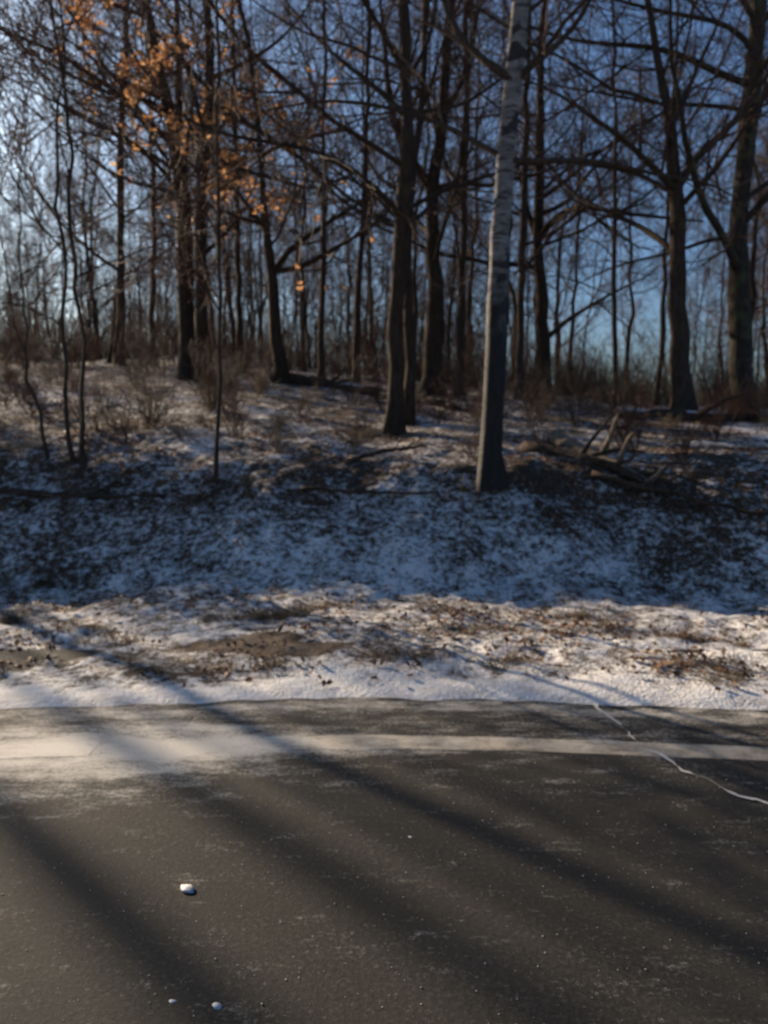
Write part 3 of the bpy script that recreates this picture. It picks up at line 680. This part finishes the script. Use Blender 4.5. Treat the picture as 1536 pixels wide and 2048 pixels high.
# ------------------------------------------------------------------ fallen wood
def log(name, label, p0, p1, r0, r1, mat, seed, branches=3, lift=0.0, bend=0.04, snow_cap=False, cat='fallen log'):
    rng = np.random.RandomState(seed)
    a = on_ground(*p0); b = on_ground(*p1); n = 18; t_ = np.linspace(0, 1, n)[:, None]
    P = a * (1 - t_) + b * t_
    g = height(P[:, 0], P[:, 1]); P[:, 2] = 0.35 * g + 0.65 * (g[0] * (1 - t_[:, 0]) + g[-1] * t_[:, 0]) + r0 * 0.75 + lift * np.sin(t_[:, 0] * 2.5)
    P += np.cumsum(rng.randn(n, 3), 0) * bend * 0.25
    R = r0 + (r1 - r0) * t_[:, 0]
    c0 = P[0].copy(); P -= c0
    e = obj(name, None, loc=tuple(c0), label=label, category=cat); e.empty_display_size = 0.2
    Pc = np.concatenate([P[:1], P, P[-1:]]); Rc = np.concatenate([[0.002], R, [0.002]])   # closed, broken ends
    v, f = tubes(Pc[None], Rc[None], 12); c = np.repeat(Pc, 12, 0)
    v = c + (v - c) * (1 + 0.16 * (rng.rand(len(v)) - 0.5) + 0.08 * np.sin(np.tile(np.arange(12), n + 2) * 1.57 + np.repeat(np.arange(n + 2), 12)))[:, None]
    obj('trunk', mesh_np('trunk', v, f, mat), parent=e)
    S, D, L, Rr = spawn(rng, P[None], R[None], np.array([np.linalg.norm(P[-1])]), branches, 0.3, 1, 30, 70, 0.35, 0.5, 0.3, 0.006)
    D[:, 2] = np.abs(D[:, 2]) * 0.7 + 0.1
    P1, R1 = grow(rng, S, unit(D), np.minimum(L, 1.2), Rr, 7, 0.12, 0, 0.3)
    for i in range(branches): obj('branch', mesh_np('branch', *tubes(P1[i:i + 1], R1[i:i + 1], 6), mat), parent=e)
    if snow_cap:
        w = np.linspace(-1, 1, 7); prof = np.sqrt(np.maximum(1 - w ** 2, 0))
        ax = unit(P[-1] - P[0]); sd = unit(np.cross(ax, [0, 0, 1.0])); vs = []
        for i in range(n):
            ww = R[i] * (0.75 + 0.3 * rng.rand()) * float(np.clip(0.55 + 1.6 * vnoise(np.array(i * 0.55 + seed), np.array(0.3)), 0.02, 1)); hk = ww / R[i]
            for j in range(7): vs.append(P[i] + sd * w[j] * ww + np.array([0, 0, R[i] * (0.80 * hk + 0.10) + prof[j] * hk * (0.30 + 0.5 * rng.rand()) * R[i] * 0.9]))
        vi = np.arange(n * 7).reshape(n, 7)
        obj('snow_cap', mesh_np('snow_cap', np.array(vs), np.stack([vi[:-1, :-1], vi[:-1, 1:], vi[1:, 1:], vi[1:, :-1]], -1).reshape(-1, 4), M['ice']), parent=e)
log('fallen_log', 'broken pale log slanting downhill, right of the large birch', (1105, 885), (1300, 985), 0.10, 0.055, M['deadwood'], 1, 4)
log('fallen_log', 'long dark fallen trunk with snow on top, below the oaks at right', (1235, 838), (1640, 852), 0.10, 0.07, M['log'], 2, 4, snow_cap=True)
log('fallen_log', 'dark fallen log with a pale snowy top left of the central twin trunks', (545, 762), (760, 792), 0.12, 0.09, M['log'], 3, 3, snow_cap=True)
log('fallen_branch', 'dark fallen branch lying along the bank edge at the left', (-60, 985), (330, 1000), 0.045, 0.02, M['log'], 4, 4, cat='fallen branch')
log('fallen_branch', 'dark fallen branch at the bank edge left of the large birch', (600, 990), (880, 1000), 0.022, 0.010, M['log'], 5, 7, cat='fallen branch')
log('fallen_branch', 'dark limb in the brush heap directly right of the birch foot', (1050, 905), (1330, 1005), 0.07, 0.03, M['log'], 6, 6, cat='fallen branch')
log('fallen_branch', 'long thin fallen branch running to the right edge on the upper bank', (1180, 955), (1560, 1050), 0.035, 0.014, M['log'], 7, 5, cat='fallen branch')
log('fallen_branch', 'thin fallen branch crossing the slope below the central twin trunks', (690, 930), (860, 900), 0.03, 0.012, M['log'], 8, 5, cat='fallen branch')
log('fallen_branch', 'crooked fallen branch behind the large birch towards the twin trunks', (840, 800), (1000, 845), 0.05, 0.03, M['log'], 9, 5, cat='fallen branch')

# ------------------------------------------------------------------ leaf litter, dead grass, grit (nobody could count these)
def scatter_quads(name, N, area, size, mat, label, seed, tilt=0.5, weight=None, lift=0.008):
    r = np.random.RandomState(seed)
    u = r.rand(N); y0, y1 = area[2], area[3]
    y = y0 * (y1 / y0) ** u; x = (area[0] + (area[1] - area[0]) * r.rand(N)) * (y * 0.56 + 0.5)
    if weight is not None: m = r.rand(N) < weight(x, y); x, y = x[m], y[m]
    k = len(x); z = height(x, y) + lift
    s = size * (0.6 + 0.8 * r.rand(k)); a = r.rand(k) * 6.283
    U = np.stack([np.cos(a), np.sin(a), r.randn(k) * tilt], -1); V = np.stack([-np.sin(a), np.cos(a), r.randn(k) * tilt], -1)
    U = unit(U) * s[:, None] * 0.5; V = unit(V) * s[:, None] * 0.33; C = np.stack([x, y, z + 0.15 * s], -1)
    up = np.stack([np.zeros(k), np.zeros(k), 0.25 * s * r.rand(k)], -1)
    vs = np.stack([C - U, C - 0.35 * U - V + up, C + 0.4 * U - 0.8 * V + up, C + U + up * 0.5, C + 0.35 * U + V + up, C - 0.4 * U + 0.85 * V + up * 1.2], 1).reshape(-1, 3)
    b = np.arange(k)[:, None] * 6
    fs = np.concatenate([b + [0, 1, 2, 5], b + [5, 2, 3, 4]])
    return obj(name, mesh_np(name, vs, fs, mat, smooth=False), kind='stuff', label=label)
def lit_w(x, y):
    t = y - edge_y(x); w = np.where(t < 0.22, 0.0, np.where(t < 0.45, 0.03, 0.17))
    w = w + 0.42 * sstep(7.0, 8.0, y) - 0.05 * sstep(5.2, 5.9, y) * (1 - sstep(7.0, 7.8, y))
    return np.clip(w * np.clip(0.4 + 2.6 * fbm(x, y, 2.2, 3), 0, 2), 0, 1)
scatter_quads('leaf_litter', 110000, (-1.05, 1.05, 3.6, 17), 0.036, M['litter'], 'brown fallen leaves scattered through the snow on verge and slope', 31, weight=lit_w)
def blades(name, pts, n_each, h, spread, mat, seed):
    r = np.random.RandomState(seed); out = []
    c = np.repeat(pts, n_each, 0); k = len(c)
    base = c + np.stack([r.randn(k) * spread, r.randn(k) * spread * 0.7, np.zeros(k)], -1); base[:, 2] = height(base[:, 0], base[:, 1]) - 0.01
    d = unit(np.stack([r.randn(k) * 0.75, r.randn(k) * 0.75, np.ones(k) * 0.7], -1)); L = h * (0.4 + 0.8 * r.rand(k))
    P, R = grow(r, base, d, L, np.full(k, 0.0022), 3, 0.2, -0.22, 0.25)
    return tubes(P, R, 3)
r = np.random.RandomState(40)
gpx = [(540, 1238, 14), (470, 1240, 8), (610, 1225, 8), (60, 1170, 10), (110, 1150, 8), (20, 1240, 8), (820, 1310, 9), (1350, 1275, 10), (1250, 1260, 6), (950, 1260, 6), (520, 1345, 6), (350, 1345, 6), (1000, 1330, 6), (1400, 1330, 7), (1180, 1235, 6), (860, 1215, 5), (240, 1290, 7), (1480, 1360, 4)]
for i, (px, py, m) in enumerate(gpx[:4]):
    pass
pts = []
for px, py, m in gpx:
    g = on_ground(px, py)
    for j in range(m): pts.append(g + np.array([r.randn() * 0.13, r.randn() * 0.05, 0]))
yy = 4.0 + 2.4 * r.rand(700); xx = (-1 + 2 * r.rand(700)) * (yy * 0.56 + 0.4); okm = (yy - edge_y(xx) > 0.35) & (r.rand(700) < 0.25 + 1.2 * (vnoise(xx * 2.5, yy * 2.5) + 0.2))
pts2 = np.stack([xx, yy, xx * 0], -1)[okm]
yy = 6.3 + 8 * r.rand(900); xx = (-1 + 2 * r.rand(900)) * (yy * 0.56 + 0.4)
pts3 = np.stack([xx, yy, xx * 0], -1)
obj('dead_grass', mesh_np('dead_grass', *join([blades('g', np.array(pts), 34, 0.13, 0.035, M['grass'], 1), blades('g', pts2, 9, 0.09, 0.04, M['grass'], 2), blades('g', pts3, 10, 0.16, 0.06, M['grass'], 3)]), M['grass']), kind='stuff', label='matted dead grass poking through the snowy verge')

ico_v = np.array([(0, 0, 1), (0.9, 0, 0.2), (0.1, 0.9, 0.1), (-0.8, 0.1, 0.2), (0, -0.9, 0.15), (0, 0, -0.5)], float)
ico_f = np.array([(0, 1, 2), (0, 2, 3), (0, 3, 4), (0, 4, 1), (5, 2, 1), (5, 3, 2), (5, 4, 3), (5, 1, 4)])
r = np.random.RandomState(9); k = 1300
gy_ = 1.45 + 2.1 * r.rand(k); gx_ = (-1 + 2 * r.rand(k)) * (gy_ * 0.62 + 0.2); s_ = 0.0014 + 0.0022 * r.rand(k) ** 4
vv = ico_v[None] * (0.7 + 0.6 * r.rand(k, 6, 1)) * s_[:, None, None] + np.stack([gx_, gy_, s_ * 0.4], -1)[:, None]
obj('road_grit', mesh_np('road_grit', vv.reshape(-1, 3), (ico_f[None] + np.arange(k)[:, None, None] * 6).reshape(-1, 3), M['grit'], smooth=False), kind='stuff', label='salt grains and grit scattered on the asphalt')

def chunk(px, py, w, seed, label):
    r = np.random.RandomState(seed); g = on_plane(px, py)
    nu, nv = 10, 6; vs = []
    for i in range(nv):
        ph = math.pi * i / (nv - 1)
        for j in range(nu):
            th = 2 * math.pi * j / nu
            vs.append((math.sin(ph) * math.cos(th), math.sin(ph) * math.sin(th), math.cos(ph)))
    v = np.array(vs); v = v * (1 + 0.7 * fbm(v[:, 0] + seed, v[:, 1] + v[:, 2] * 1.7, 1.9, 3))[:, None]
    v *= np.array([1.0, 0.7, 0.22]) * w / 2; v[:, 2] -= v[:, 2].min() + 0.002 
    ii = np.arange(nu * nv).reshape(nv, nu); f = np.stack([ii[:-1], np.roll(ii[:-1], -1, 1), np.roll(ii[1:], -1, 1), ii[1:]], -1).reshape(-1, 4)
    o = obj('snow_chunk', mesh_np('snow_chunk', v, f[:, ::-1], M['ice'], smooth=False), loc=(g[0], g[1], 0.0), label=label, category='snow chunk')
    o.rotation_euler = (0, 0, r.rand() * 6)
chunk(375, 1780, 0.05, 1, 'largest lump of packed snow lying alone on the dark asphalt')
chunk(435, 2012, 0.026, 2, 'small lump of packed snow at the bottom picture edge, left of middle')
chunk(345, 2003, 0.018, 3, 'tiny lump of packed snow left of the one at the bottom picture edge')
chunk(821, 1674, 0.017, 6, 'tiny lump of packed snow on the asphalt at the middle of the road')
